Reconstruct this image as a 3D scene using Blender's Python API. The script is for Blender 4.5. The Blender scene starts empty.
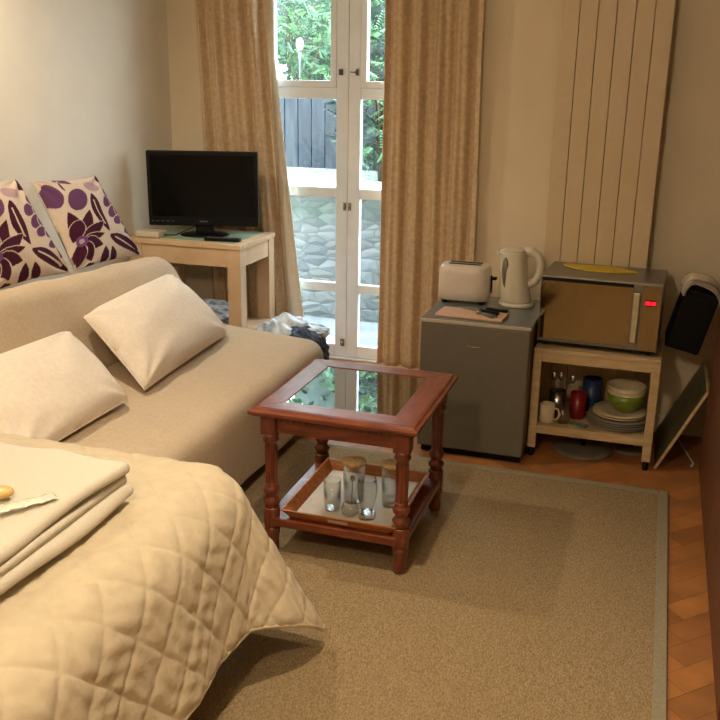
import bpy, bmesh, math, random
import numpy as np
from mathutils import Vector, Matrix
random.seed(7)
PI = math.pi
SC = bpy.context.scene
C = SC.collection

# ------------------------------------------------------------------ camera
F_PX, YAW, PITCH, ROLL, CAM_Z = 911.87, 0.31091, 0.30020, 0.01520, 1.62
cy, sy, cp, sp = math.cos(YAW), math.sin(YAW), math.cos(PITCH), math.sin(PITCH)
Fv = Vector((-sy*cp, cy*cp, -sp)); Rv = Vector((cy, sy, 0)); Uv = Rv.cross(Fv)
R2 = Rv*math.cos(ROLL)+Uv*math.sin(ROLL); U2 = -Rv*math.sin(ROLL)+Uv*math.cos(ROLL)
cam = bpy.data.objects.new('camera', bpy.data.cameras.new('camera'))
C.objects.link(cam)
M = Matrix((R2, U2, -Fv)).transposed().to_4x4(); M.translation = Vector((0, 0, CAM_Z))
cam.matrix_world = M
cam.data.sensor_width = 36; cam.data.lens = F_PX/720*36; cam.data.clip_start = .05
SC.camera = cam
# ------------------------------------------------------------------ world, lights, exposure
SC.view_settings.view_transform = 'Standard'; SC.view_settings.look = 'None'
SC.view_settings.gamma = 1; SC.view_settings.use_curve_mapping = False
SC.view_settings.exposure = 0.15
w = bpy.data.worlds.new('overcast_sky'); SC.world = w; w.use_nodes = True
wn = w.node_tree.nodes; wl = w.node_tree.links
bg = wn['Background']
tc = wn.new('ShaderNodeTexCoord'); sx = wn.new('ShaderNodeSeparateXYZ'); rp = wn.new('ShaderNodeValToRGB')
wl.new(tc.outputs['Generated'], sx.inputs[0]); wl.new(sx.outputs['Z'], rp.inputs[0]); wl.new(rp.outputs[0], bg.inputs[0])
rp.color_ramp.elements[0].position = 0.0; rp.color_ramp.elements[0].color = (.86, .95, 1, 1)
rp.color_ramp.elements[1].position = .8; rp.color_ramp.elements[1].color = (.74, .88, 1, 1)
bg.inputs[1].default_value = 14.0

def light(name, kind, loc, energy, color, radius=.05, target=None, spot=None, blend=.6):
    d = bpy.data.lights.new(name, kind); d.energy = energy; d.color = color
    if kind in ('POINT', 'SPOT'): d.shadow_soft_size = radius
    if kind == 'SPOT': d.spot_size = math.radians(spot); d.spot_blend = blend
    o = bpy.data.objects.new(name, d); C.objects.link(o); o.location = loc
    if target: o.rotation_euler = (Vector(target)-Vector(loc)).to_track_quat('-Z', 'Y').to_euler()
    return o
WARM = (1.0, .845, .625)
light('ceiling_spot_light', 'SPOT', (-.68, 2.15, 2.5), 105, WARM, .035, (-.72, 1.70, 0), 98, 1)
light('ceiling_spot_light', 'SPOT', (-2.35, 2.85, 2.5), 88, (1.0, .87, .68), .035, (-2.5, 2.95, 0), 155, 1)
light('pendant_bulb_light', 'POINT', (-.70, .4, 2.15), 58, WARM, .09)
pd = bpy.data.lights.new('window_portal', 'AREA'); pd.shape = 'RECTANGLE'; pd.size = 1.16; pd.size_y = 2.4
pd.cycles.is_portal = True
po = bpy.data.objects.new('window_portal', pd); C.objects.link(po); po.location = (-1.69, 5.2, 1.2)
po.rotation_euler = (-PI/2, 0, 0)

# ------------------------------------------------------------------ materials
def lin(c):
    return tuple(((x/255)/12.92 if x/255 <= .04045 else ((x/255+.055)/1.055)**2.4) for x in c)+(1,)
def mat(name, rgb, rough=.6, metal=0, var=.08, scale=30, bump=0, bscale=200, rgb2=None, stretch=None,
        spec=.5, trans=0, emit=None, sheen=0, coat=0, attr=None, detail=3):
    m = bpy.data.materials.new(name); m.use_nodes = True
    n = m.node_tree.nodes; l = m.node_tree.links; b = n['Principled BSDF']
    c = lin(rgb); c2 = lin(rgb2) if rgb2 else tuple(max(0, v*(1-var*2)) for v in c[:3])+(1,)
    t = n.new('ShaderNodeTexCoord'); mp = n.new('ShaderNodeMapping'); l.new(t.outputs['Object'], mp.inputs[0])
    if stretch: mp.inputs['Scale'].default_value = stretch
    nz = n.new('ShaderNodeTexNoise'); nz.inputs['Scale'].default_value = scale; nz.inputs['Detail'].default_value = detail
    l.new(mp.outputs[0], nz.inputs['Vector'])
    cr = n.new('ShaderNodeValToRGB'); cr.color_ramp.elements[0].color = c2; cr.color_ramp.elements[1].color = c
    cr.color_ramp.elements[0].position = .35; cr.color_ramp.elements[1].position = .65
    l.new(nz.outputs['Fac'], cr.inputs[0])
    out = cr.outputs[0]
    if attr:
        at = n.new('ShaderNodeAttribute'); at.attribute_name = attr
        mx = n.new('ShaderNodeMix'); mx.data_type = 'RGBA'; mx.blend_type = 'MULTIPLY'; mx.inputs[0].default_value = 1
        l.new(out, mx.inputs[6]); l.new(at.outputs['Color'], mx.inputs[7]); out = mx.outputs[2]
    l.new(out, b.inputs['Base Color'])
    b.inputs['Roughness'].default_value = rough; b.inputs['Metallic'].default_value = metal
    b.inputs['Specular IOR Level'].default_value = spec
    b.inputs['Transmission Weight'].default_value = trans
    b.inputs['Coat Weight'].default_value = coat
    if sheen: b.inputs['Sheen Weight'].default_value = sheen
    if emit: b.inputs['Emission Color'].default_value = lin(rgb); b.inputs['Emission Strength'].default_value = emit
    if bump:
        n2 = n.new('ShaderNodeTexNoise'); n2.inputs['Scale'].default_value = bscale; n2.inputs['Detail'].default_value = 4
        l.new(mp.outputs[0], n2.inputs['Vector'])
        bp = n.new('ShaderNodeBump'); bp.inputs['Strength'].default_value = bump; bp.inputs['Distance'].default_value = .004
        l.new(n2.outputs['Fac'], bp.inputs['Height']); l.new(bp.outputs[0], b.inputs['Normal'])
    return m
def glass(name, tint=(1, 1, 1), ior=1.5, rough=0.0, refl=1.0):
    m = bpy.data.materials.new(name); m.use_nodes = True
    n = m.node_tree.nodes; l = m.node_tree.links; n.remove(n['Principled BSDF'])
    tr = n.new('ShaderNodeBsdfTransparent'); tr.inputs[0].default_value = tint+(1,)
    gl = n.new('ShaderNodeBsdfGlossy'); gl.inputs['Roughness'].default_value = rough
    fr = n.new('ShaderNodeLayerWeight'); fr.inputs[0].default_value = .5      # Schlick on the facing term
    pw = n.new('ShaderNodeMath'); pw.operation = 'POWER'; pw.inputs[1].default_value = 5; l.new(fr.outputs['Facing'], pw.inputs[0])
    f0 = ((ior-1)/(ior+1))**2
    ml = n.new('ShaderNodeMath'); ml.operation = 'MULTIPLY_ADD'; ml.inputs[1].default_value = (1-f0)*refl; ml.inputs[2].default_value = f0*refl; ml.use_clamp = True
    mx = n.new('ShaderNodeMixShader')
    l.new(pw.outputs[0], ml.inputs[0]); l.new(ml.outputs[0], mx.inputs[0])
    l.new(tr.outputs[0], mx.inputs[1]); l.new(gl.outputs[0], mx.inputs[2]); l.new(mx.outputs[0], n['Material Output'].inputs[0])
    return m
m_wall = mat('cream_wall_paint', (222, 205, 176), .85, var=.02, scale=6, bump=.05, bscale=60)
m_wall_left = mat('daylight_tinted_wall_paint', (232, 222, 204), .85, var=.02, scale=6, bump=.05, bscale=60)  # wall paint whitened for the left wall, daylight bounce partly put into its colour
m_ceil = mat('ceiling_paint', (225, 215, 195), .9, var=.02)
m_plank = mat('oak_parquet', (184, 124, 74), .38, var=.12, scale=9, stretch=(1, 1, 1), attr='tone', bump=.04, bscale=90)
m_subfloor = mat('floor_gap', (50, 30, 18), .9)
m_rug = mat('sisal_weave', (164, 142, 108), .95, rgb2=(126, 106, 78), scale=120, stretch=(2.6, .9, 1), bump=.5, bscale=300, spec=.1, detail=6)
m_rugedge = mat('rug_binding', (150, 140, 116), .9, var=.08, scale=80, bump=.3, bscale=300, spec=.1)
m_white = mat('white_gloss_paint', (238, 244, 250), .4, var=.03, scale=12)
m_fabric = mat('beige_sofa_cover', (196, 174, 146), .92, var=.05, scale=70, bump=.35, bscale=350, spec=.15, sheen=.15)
m_pillow = mat('beige_pillow_cotton', (230, 216, 198), .92, var=.04, scale=60, bump=.25, bscale=320, spec=.15, sheen=.15)
m_quilt = mat('cream_quilt_cotton', (202, 186, 158), .88, var=.04, scale=25, bump=.5, bscale=70, spec=.15, sheen=.1)
m_sheet = mat('divan_fabric', (150, 135, 115), .95, var=.05, scale=60, spec=.1)
m_towel = mat('towel_terry', (222, 213, 194), .97, var=.025, scale=150, bump=.8, bscale=420, spec=.05, sheen=.2)
m_red = mat('red_brown_wood', (124, 62, 36), .30, rgb2=(94, 42, 24), scale=10, stretch=(1.2, 6, 6), coat=.12)
m_redy = mat('red_brown_wood_crossgrain', (124, 62, 36), .30, rgb2=(94, 42, 24), scale=10, stretch=(6, 1.2, 6), coat=.12)
m_redz = mat('red_brown_turned_wood', (118, 57, 34), .32, rgb2=(88, 38, 22), scale=10, stretch=(6, 6, 1.2), coat=.35)
m_pine = mat('pale_pine', (216, 184, 146), .55, rgb2=(202, 166, 126), scale=5, stretch=(1, 5, 1))
m_cartw = mat('cream_painted_wood', (204, 180, 140), .5, rgb2=(186, 158, 116), scale=9, stretch=(1, 6, 6))
m_traywood = mat('light_tray_wood', (186, 118, 66), .4, rgb2=(150, 88, 46), scale=10, stretch=(1, 7, 7))
m_trayin = mat('tray_white_base', (214, 204, 190), .5, var=.04)
m_black = mat('black_plastic', (7, 7, 8), .5, var=.1, spec=.2)
m_screen = mat('dark_screen', (5, 5, 6), .22, var=.05, spec=.15)
m_grey = mat('grey_plastic', (90, 90, 90), .45, var=.05)
m_fridge = mat('silver_grey_door', (116, 110, 98), .42, metal=.35, var=.03, scale=40)
m_fridget = mat('fridge_trim', (176, 168, 148), .45, var=.03)
m_fridgetop = mat('fridge_top_grey', (112, 118, 116), .22, var=.06, scale=20)
m_cream = mat('cream_plastic', (206, 196, 174), .35, var=.02)
m_toast = mat('toaster_plastic', (206, 194, 180), .35, var=.02)
m_kettlewin = mat('kettle_window', (120, 115, 98), .2, var=.05)
m_metal = mat('brushed_metal', (176, 174, 168), .25, metal=1, var=.05, scale=40)
m_mirror = mat('mirrored_dark_glass', (156, 140, 114), .04, metal=1, var=.01)
m_mwbody = mat('microwave_silver', (132, 128, 116), .32, metal=.6, var=.03)
m_yellow = mat('yellow_silicone', (214, 184, 40), .5, var=.06)
m_led = mat('red_display_digits', (255, 20, 40), .5, emit=4)
m_redtint = mat('dark_red_window', (90, 10, 16), .15)
m_curtain = mat('tan_damask_curtain', (216, 190, 156), .85, rgb2=(196, 170, 134), scale=40, stretch=(1, 1, 1.1), bump=.5, bscale=260, spec=.15, detail=6)
m_lining = mat('curtain_lining', (225, 215, 195), .9, var=.04, scale=40)
m_radiator = mat('cream_radiator_enamel', (204, 182, 146), .5, var=.02)
m_wardrobe = mat('dark_brown_veneer', (104, 60, 32), .5, rgb2=(82, 44, 22), scale=7, stretch=(8, 8, 1))
m_glassware = glass('clear_glassware', (.97, .985, .98), 1.5, 0, 1.2)
m_pane = glass('window_glass', (.96, .99, 1.0), 1.45, 0, .8)
m_tglass = glass('table_top_glass', (.46, .49, .46), 1.6, .01, 2.6)
m_cork = mat('cork_lid', (206, 168, 118), .8, var=.15, scale=90)
m_soap = mat('yellow_soap', (228, 190, 112), .35, var=.03, trans=.15)
m_green = mat('green_glaze', (120, 140, 44), .3, var=.05)
m_china = mat('cream_china', (214, 198, 164), .3, var=.04)
m_plate = mat('grey_china', (140, 132, 118), .3, var=.05)
m_redmug = mat('red_plastic', (130, 18, 26), .4)
m_blue = mat('blue_plastic', (40, 62, 96), .4)
m_greenpack = mat('green_packet', (96, 124, 92), .5, rgb2=(150, 160, 130), scale=60)
m_bag = mat('white_plastic_bag', (230, 236, 240), .35, rgb2=(150, 164, 176), scale=14, spec=.6)
m_bagdark = mat('dark_blue_cloth', (36, 42, 60), .8, rgb2=(80, 92, 115), scale=40)
m_bagblue = mat('crumpled_blue_bag', (96, 112, 132), .5, rgb2=(190, 196, 200), scale=22)
m_paper = mat('newsprint', (190, 160, 120), .8, rgb2=(120, 88, 60), scale=30)
m_board = mat('pinkish_cutting_board', (206, 166, 138), .6, var=.04)
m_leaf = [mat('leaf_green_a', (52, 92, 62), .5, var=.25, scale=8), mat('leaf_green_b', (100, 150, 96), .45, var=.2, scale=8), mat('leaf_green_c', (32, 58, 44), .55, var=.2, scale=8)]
m_fence = mat('weathered_dark_fence', (52, 60, 68), .8, rgb2=(36, 42, 48), scale=6, stretch=(6, 6, .6))
m_stone = None
def stone():
    m = bpy.data.materials.new('rubble_stone_wall'); m.use_nodes = True
    n = m.node_tree.nodes; l = m.node_tree.links; b = n['Principled BSDF']
    t = n.new('ShaderNodeTexCoord'); mp = n.new('ShaderNodeMapping'); mp.inputs['Scale'].default_value = (7, 7, 15)
    l.new(t.outputs['Object'], mp.inputs[0])
    v = n.new('ShaderNodeTexVoronoi'); v.inputs['Scale'].default_value = 1.0; v.feature = 'F1'
    v2 = n.new('ShaderNodeTexVoronoi'); v2.feature = 'DISTANCE_TO_EDGE'; v2.inputs['Scale'].default_value = 1.0
    l.new(mp.outputs[0], v.inputs['Vector']); l.new(mp.outputs[0], v2.inputs['Vector'])
    cr = n.new('ShaderNodeValToRGB')
    e = cr.color_ramp.elements; e[0].color = lin((92, 98, 100)); e[1].color = lin((118, 124, 124))
    x = e.new(.5); x.color = lin((110, 112, 108)); 
    s = n.new('ShaderNodeSeparateColor'); l.new(v.outputs['Color'], s.inputs[0]); l.new(s.outputs[0], cr.inputs[0])
    c2 = n.new('ShaderNodeValToRGB'); c2.color_ramp.elements[0].color = (.7, .7, .7, 1); c2.color_ramp.elements[1].position = .08
    l.new(v2.outputs[0], c2.inputs[0])
    mx = n.new('ShaderNodeMix'); mx.data_type = 'RGBA'; mx.blend_type = 'MULTIPLY'; mx.inputs[0].default_value = 1
    l.new(cr.outputs[0], mx.inputs[6]); l.new(c2.outputs[0], mx.inputs[7])
    nz = n.new('ShaderNodeTexNoise'); nz.inputs['Scale'].default_value = 3
    ms = n.new('ShaderNodeMix'); ms.data_type = 'RGBA'; l.new(mx.outputs[2], ms.inputs[6]); ms.inputs[7].default_value = lin((72, 92, 76))
    c3 = n.new('ShaderNodeValToRGB'); c3.color_ramp.elements[0].position = .5; c3.color_ramp.elements[1].position = .75; c3.color_ramp.elements[1].color = (.6, .6, .6, 1)
    l.new(nz.outputs[0], c3.inputs[0]); l.new(c3.outputs[0], ms.inputs[0])
    l.new(ms.outputs[2], b.inputs['Base Color']); b.inputs['Roughness'].default_value = .9
    bp = n.new('ShaderNodeBump'); bp.inputs['Distance'].default_value = .03; l.new(v2.outputs[0], bp.inputs['Height']); l.new(bp.outputs[0], b.inputs['Normal'])
    return m
m_stone = stone()
m_patio = mat('pale_paving', (136, 140, 142), .8, rgb2=(112, 118, 118), scale=5)
m_gravel = mat('pale_ground_cover', (146, 152, 146), .9, rgb2=(92, 112, 94), scale=24)

# ------------------------------------------------------------------ mesh builder
class MB:
    def __init__(s): s.v = []; s.f = []; s.sm = []
    def add(s, vs, fs, smooth=False, T=None):
        k = len(s.v)
        for p in vs:
            p = Vector(p)
            s.v.append(tuple(T @ p) if T else tuple(p))
        for f in fs: s.f.append(tuple(i+k for i in f)); s.sm.append(smooth)
        return s
    def box(s, x0, x1, y0, y1, z0, z1, bev=0, T=None):
        if bev:
            bm = bmesh.new(); bmesh.ops.create_cube(bm, size=1)
            for v in bm.verts: v.co = Vector(((x0+x1)/2+v.co.x*(x1-x0), (y0+y1)/2+v.co.y*(y1-y0), (z0+z1)/2+v.co.z*(z1-z0)))
            bmesh.ops.bevel(bm, geom=bm.edges[:], offset=min(bev, .49*min(x1-x0, y1-y0, z1-z0)), segments=3, affect='EDGES', profile=.5)
            bm.verts.index_update()
            s.add([v.co.copy() for v in bm.verts], [[v.index for v in f.verts] for f in bm.faces], False, T); bm.free()
            return s
        vs = [(x0, y0, z0), (x1, y0, z0), (x1, y1, z0), (x0, y1, z0), (x0, y0, z1), (x1, y0, z1), (x1, y1, z1), (x0, y1, z1)]
        return s.add(vs, [(0, 3, 2, 1), (4, 5, 6, 7), (0, 1, 5, 4), (1, 2, 6, 5), (2, 3, 7, 6), (3, 0, 4, 7)], False, T)
    def lathe(s, prof, cx=0, cy=0, n=28, T=None, flute=None, sx=1, sy=1, cap=True):
        vs = []; fs = []; m = len(prof)
        for (r, z) in prof:
            for k in range(n):
                a = 2*PI*k/n; rr = r
                if flute and flute[0] < z < flute[1]: rr = r*(1-.09*(k % 2))
                vs.append((cx+rr*math.cos(a)*sx, cy+rr*math.sin(a)*sy, z))
        for i in range(m-1):
            for k in range(n):
                fs.append((i*n+k, i*n+(k+1) % n, (i+1)*n+(k+1) % n, (i+1)*n+k))
        if cap:
            if prof[0][0] > 1e-4: fs.append(tuple(range(n-1, -1, -1)))
            if prof[-1][0] > 1e-4: fs.append(tuple((m-1)*n+k for k in range(n)))
        return s.add(vs, fs, not flute, T)
    def tube(s, pts, r, n=10, T=None, closed=False):
        pts = [Vector(p) for p in pts]; m = len(pts); vs = []; fs = []
        up = Vector((0, 0, 1)); prev = None
        for i, p in enumerate(pts):
            if closed: d = pts[(i+1) % m]-pts[i-1]
            else: d = pts[min(i+1, m-1)]-pts[max(i-1, 0)]
            d.normalize()
            if prev is None:
                a = d.cross(up); a = a.normalized() if a.length > 1e-3 else Vector((1, 0, 0))
            else: a = (prev-d*prev.dot(d)).normalized()
            prev = a; b = d.cross(a); rr = r[i] if isinstance(r, (list, tuple)) else r
            for k in range(n):
                t = 2*PI*k/n; vs.append(p+(a*math.cos(t)+b*math.sin(t))*rr)
        for i in range(m if closed else m-1):
            j = (i+1) % m
            for k in range(n): fs.append((i*n+k, i*n+(k+1) % n, j*n+(k+1) % n, j*n+k))
        if not closed: fs.append(tuple(range(n-1, -1, -1))); fs.append(tuple((m-1)*n+k for k in range(n)))
        return s.add(vs, fs, True, T)
    def loft(s, rings, T=None, closed=True, smooth=True, cap=True):
        n = len(rings[0]); vs = [p for r in rings for p in r]; fs = []
        for i in range(len(rings)-1):
            for k in range(n if closed else n-1):
                fs.append((i*n+k, i*n+(k+1) % n, (i+1)*n+(k+1) % n, (i+1)*n+k))
        if cap: fs.append(tuple(range(n-1, -1, -1))); fs.append(tuple((len(rings)-1)*n+k for k in range(n)))
        return s.add(vs, fs, smooth, T)
    def prism(s, poly, a, b, axis='z', T=None):
        n = len(poly)
        def P(p, h): return (p[0], p[1], h) if axis == 'z' else ((p[0], h, p[1]) if axis == 'y' else (h, p[0], p[1]))
        vs = [P(p, a) for p in poly]+[P(p, b) for p in poly]
        fs = [tuple(range(n-1, -1, -1)), tuple(range(n, 2*n))]+[(i, (i+1) % n, n+(i+1) % n, n+i) for i in range(n)]
        return s.add(vs, fs, False, T)
    def build(s, name, m, parent=None, loc=None, rot=None, bevel=0, fix=True):
        me = bpy.data.meshes.new(name); me.from_pydata(s.v, [], s.f)
        for p, q in zip(me.polygons, s.sm): p.use_smooth = q
        if fix:
            bm = bmesh.new(); bm.from_mesh(me); bmesh.ops.recalc_face_normals(bm, faces=bm.faces[:]); bm.to_mesh(me); bm.free()
        me.materials.append(m); o = bpy.data.objects.new(name, me); C.objects.link(o)
        if parent: o.parent = parent
        if loc: o.location = loc
        if rot: o.rotation_euler = rot
        if bevel:
            b = o.modifiers.new('bevel', 'BEVEL'); b.width = bevel; b.segments = 2; b.limit_method = 'ANGLE'; b.angle_limit = .7
        return o
def grid_obj(name, P, m, parent=None, loc=None, col=None, wrapu=False, solid=0, extra=None):
    nu, nv = P.shape[:2]; vs = P.reshape(-1, 3).tolist(); fs = []
    for i in range(nu if wrapu else nu-1):
        i2 = (i+1) % nu
        for j in range(nv-1): fs.append((i*nv+j, i2*nv+j, i2*nv+j+1, i*nv+j+1))
    me = bpy.data.meshes.new(name); me.from_pydata(vs, [], fs)
    me.polygons.foreach_set('use_smooth', [True]*len(fs)); me.materials.append(m)
    if col is not None:
        ca = me.color_attributes.new('tone', 'FLOAT_COLOR', 'POINT'); ca.data.foreach_set('color', np.asarray(col, 'f').reshape(-1))
    o = bpy.data.objects.new(name, me); C.objects.link(o)
    if parent: o.parent = parent
    if loc: o.location = loc
    if solid: s_ = o.modifiers.new('solid', 'SOLIDIFY'); s_.thickness = solid; s_.offset = 0
    return o
def tag(o, label=None, cat=None, group=None, kind=None):
    if label: o['label'] = label
    if cat: o['category'] = cat
    if group: o['group'] = group
    if kind: o['kind'] = kind
    return o
def thing(name, loc, label, cat, rz=0, group=None, kind=None):
    o = bpy.data.objects.new(name, None); o.empty_display_size = .05; C.objects.link(o)
    o.location = loc; o.rotation_euler = (0, 0, rz)
    return tag(o, label, cat, group, kind)
def struct(o): o['kind'] = 'structure'; return o
def smooth_noise(shape, seed, k):
    rs = np.random.RandomState(seed); u = np.linspace(0, 1, shape[0])[:, None]; v = np.linspace(0, 1, shape[1])[None, :]
    z = np.zeros(shape)
    for _ in range(10):
        fx, fy = rs.uniform(-k, k, 2); z += np.sin(2*PI*(fx*u+fy*v)+rs.uniform(0, 6.28))
    return z/10

# ================================================================== STRUCTURE
LX, RX, BY, WY, CH = -2.785, 1.15, -1.3, 4.95, 2.6     # left wall, right wall, rear wall, window wall, ceiling
NX, NY = -.70, 4.38                                    # chimney breast corner and face
struct(MB().box(LX-.12, LX, BY, WY+.2, -.1, CH).build('wall_left', m_wall_left))
struct(MB().box(RX, RX+.12, BY, WY, -.1, CH).build('wall_right', m_wall))
struct(MB().box(LX-.12, RX+.12, BY-.12, BY, -.1, CH).build('wall_back', m_wall))
OX0, OX1, OZ = -2.30, -1.08, 2.42
wf = MB().box(LX, OX0, WY, WY+.22, -.1, CH).box(OX1, RX+.12, WY, WY+.22, -.1, CH).box(OX0, OX1, WY, WY+.22, OZ, CH)
struct(wf.build('wall_front', m_wall))
struct(MB().box(NX, RX, NY, WY, 0, CH).build('wall_chimney', m_wall))
struct(MB().box(LX-.12, RX+.12, BY-.12, WY+.2, CH, CH+.1).build('ceiling', m_ceil))
# herringbone parquet: one mesh, one tone per block
def parquet():
    wd, n = .09, 4; vs = []; fs = []; cols = []
    a = math.radians(45); ca, sa = math.cos(a), math.sin(a); ox, oy = -.8, 2.2
    seen = set(); R_ = 62
    for x in range(-R_, R_):
        for y in range(-R_, R_):
            d = (x-y) % (2*n)
            if d < n: key = (x-d, y, 0)
            else: key = (x, y-(2*n-1-d), 1)
            if key in seen: continue
            seen.add(key)
            X, Y, V = key; L_, W_ = (1, n) if V else (n, 1)
            cxx, cyy = (X+L_/2)*wd, (Y+W_/2)*wd
            wx, wy = ox+cxx*ca-cyy*sa, oy+cxx*sa+cyy*ca
            if not (LX-.05 < wx < RX+.05 and BY-.05 < wy < WY+.1): continue
            g = .0007; k = len(vs)
            for (px, py) in ((X*wd+g, Y*wd+g), ((X+L_)*wd-g, Y*wd+g), ((X+L_)*wd-g, (Y+W_)*wd-g), (X*wd+g, (Y+W_)*wd-g)):
                vs.append((ox+px*ca-py*sa, oy+px*sa+py*ca, 0))
            fs.append((k, k+1, k+2, k+3))
            t = random.uniform(.70, 1.08); cols += [(t, t*random.uniform(.92, 1.03), t*random.uniform(.85, 1.02), 1)]*4
    k = len(vs); vs += [(LX, BY, -.002), (RX, BY, -.002), (RX, WY+.22, -.002), (LX, WY+.22, -.002)]
    vs += [(LX, BY, -.1), (RX, BY, -.1), (RX, WY+.22, -.1), (LX, WY+.22, -.1)]
    fs += [(k, k+1, k+2, k+3), (k+7, k+6, k+5, k+4), (k, k+4, k+5, k+1), (k+1, k+5, k+6, k+2), (k+2, k+6, k+7, k+3), (k+3, k+7, k+4, k)]
    cols += [(.2, .2, .2, 1)]*8
    me = bpy.data.meshes.new('floor'); me.from_pydata(vs, [], fs); me.materials.append(m_plank)
    at = me.color_attributes.new('tone', 'FLOAT_COLOR', 'POINT'); at.data.foreach_set('color', np.array(cols, 'f').reshape(-1))
    o = bpy.data.objects.new('floor', me); C.objects.link(o); struct(o)
parquet()
struct(MB().box(NX+.0, .28, NY-.012, NY, 0, .09).build('baseboard_chimney', m_wall, bevel=.003))
struct(MB().box(LX, LX+.014, 2.3, WY, 0, .1).build('baseboard_left', m_white, bevel=.003))

# French doors ------------------------------------------------------
fr = MB()
fr.box(OX0, OX0+.05, WY+.0, WY+.12, 0, OZ).box(OX1-.05, OX1, WY+.0, WY+.12, 0, OZ).box(OX0+.05, OX1-.05, WY+.0, WY+.12, OZ-.05, OZ).box(OX0+.05, OX1-.05, WY+.0, WY+.14, 0, .012)
struct(fr.build('trim_1', m_white, bevel=.003))
MX = -1.688
def leaf(idx, x0, x1, side):
    root = thing('door_%d' % idx, ((x0+x1)/2, WY+.045, .014), None, None, kind='structure')
    cx = (x0+x1)/2; X0, X1 = x0-cx, x1-cx; H = OZ-.052-.014; D = .022
    st = .066 if side else .066
    meet, hinge = .070, .085
    gl0, gl1 = (X0+hinge, X1-meet) if side == 'L' else (X0+meet, X1-hinge)
    f = MB().box(X0, gl0, -D, D, 0, H).box(gl1, X1, -D, D, 0, H).box(gl0, gl1, -D, D, 0, .072).box(gl0, gl1, -D, D, H-.06, H)
    f.build('frame', m_white, root, bevel=.004)
    rows = [(.072, .392), (.446, .944), (1.002, 1.490)]
    b = [(.392, .446), (.944, 1.002), (1.490, 1.552)]
    for (a, c) in b: MB().box(gl0, gl1, -D*.8, D*.8, a, c).build('glazing_bar', m_white, root, bevel=.004)
    for (a, c) in rows: MB().box(gl0, gl1, -.002, .002, a, c).build('pane', m_pane, root)
    # hinged vent casement on top
    t0, t1 = 1.552, H-.06; q = .034
    c_ = MB().box(gl0, gl0+q, -D-.006, D, t0, t1).box(gl1-q, gl1, -D-.006, D, t0, t1).box(gl0+q, gl1-q, -D-.006, D, t0, t0+.036).box(gl0+q, gl1-q, -D-.006, D, t1-.036, t1)
    cs = c_.build('vent_casement', m_white, root, bevel=.003)
    MB().box(gl0+q, gl1-q, -.002, .002, t0+.036, t1-.036).build('pane', m_pane, cs)
    return root, gl0, gl1, X0, X1
l1, a0, a1, b0, b1 = leaf(1, OX0+.052, MX-.001, 'L')
l2, c0, c1, d0, d1 = leaf(2, MX+.001, OX1-.052, 'R')
# catches
MB().box(-.011, .011, -.034, -.022, -.016, .016).box(-.004, .004, -.046, -.034, -.013, .013).build('catch', m_grey, l1, loc=(a1+.028, 0, 1.648-.014))
k_ = MB().box(-.006, .006, -.034, -.022, -.018, .018).tube([(0, -.04, 0), (-.02, -.05, 0), (-.034, -.05, .001)], .003)
k_.lathe([(.0, -.012), (.008, -.008), (.009, 0), (.006, .01), (0, .013)], 0, -.045, 14).build('catch', m_grey, l2, loc=(c0-.018, 0, 1.648-.014))
MB().box(-.009, .009, -.03, -.022, -.022, .022).tube([(-.004, -.034, -.018), (.004, -.04, 0), (-.004, -.034, .018)], .004).build('latch', m_metal, l1, loc=(b1-.014, 0, .90))
MB().box(-.009, .009, -.03, -.022, -.022, .022).tube([(.004, -.034, -.018), (-.004, -.04, 0), (.004, -.034, .018)], .004).build('latch', m_metal, l2, loc=(d0+.014, 0, .90))
MB().box(-.012, .012, -.034, -.022, -.022, .022).lathe([(0, -.01), (.006, -.008), (.006, .008), (0, .01)], 0, -.038, 12).build('floor_bolt', m_metal, l1, loc=(b1-.02, 0, .09))

# ================================================================== OUTSIDE
tag(MB().box(-6, 3, 5.175, 6.0, -.14, -.04).build('patio', m_patio), kind='structure')
tag(MB().box(-7, 4, 6.0, 6.3, -.14, .86).build('retaining_wall', m_stone), 'rubble stone retaining wall outside the french doors', 'garden wall')
bank = MB().prism([(6.3, -.14), (10, -.14), (10, 1.25), (6.3, .84)], -7, 4, 'x')
tag(bank.build('garden_bank', m_gravel), kind='structure')
tag(MB().box(-7, 4, 5.93, 6.42, .86, .90).build('coping_stone', mat('pale_coping', (160, 168, 168), .85, var=.08, scale=12), bevel=.008), 'pale flat coping along the top of the stone garden wall', 'wall coping')
fen = thing('garden_fence', (-3.4, 7.02, .9), 'dark vertical board fence standing behind the stone garden wall', 'fence')
fb = MB()
for k in range(36):
    x = -1.7+k*.115; fb.box(x, x+.108, -.012, .012, .0, .66+.01*math.sin(k*3))
fb.build('boards', m_fence, fen, bevel=.002)
for z in (.12, .48): MB().box(-1.7, 2.4, .0125, .05, z, z+.075).build('rail', m_fence, fen)
def lump(mb, c, r, seed, k=2.5, n=36):
    rs = np.random.RandomState(seed); dirs = rs.normal(size=(14, 3)); phs = rs.uniform(0, 6.28, 14); rings = []
    for i in range(n//2+1):
        th = PI*i/(n//2); ring = []
        for j in range(n):
            a = 2*PI*j/n; d = np.array([math.sin(th)*math.cos(a), math.sin(th)*math.sin(a), math.cos(th)])
            q = 1+sum(.05*abs(math.sin(k*dirs[m_] @ d*1.6+phs[m_])) for m_ in range(14))-.25
            p = d*q*np.array(r)
            ring.append((c[0]+p[0], c[1]+p[1], max(c[2]+p[2], 0.001)))
        rings.append(ring)
    mb.loft(rings, smooth=False, cap=False)
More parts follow.
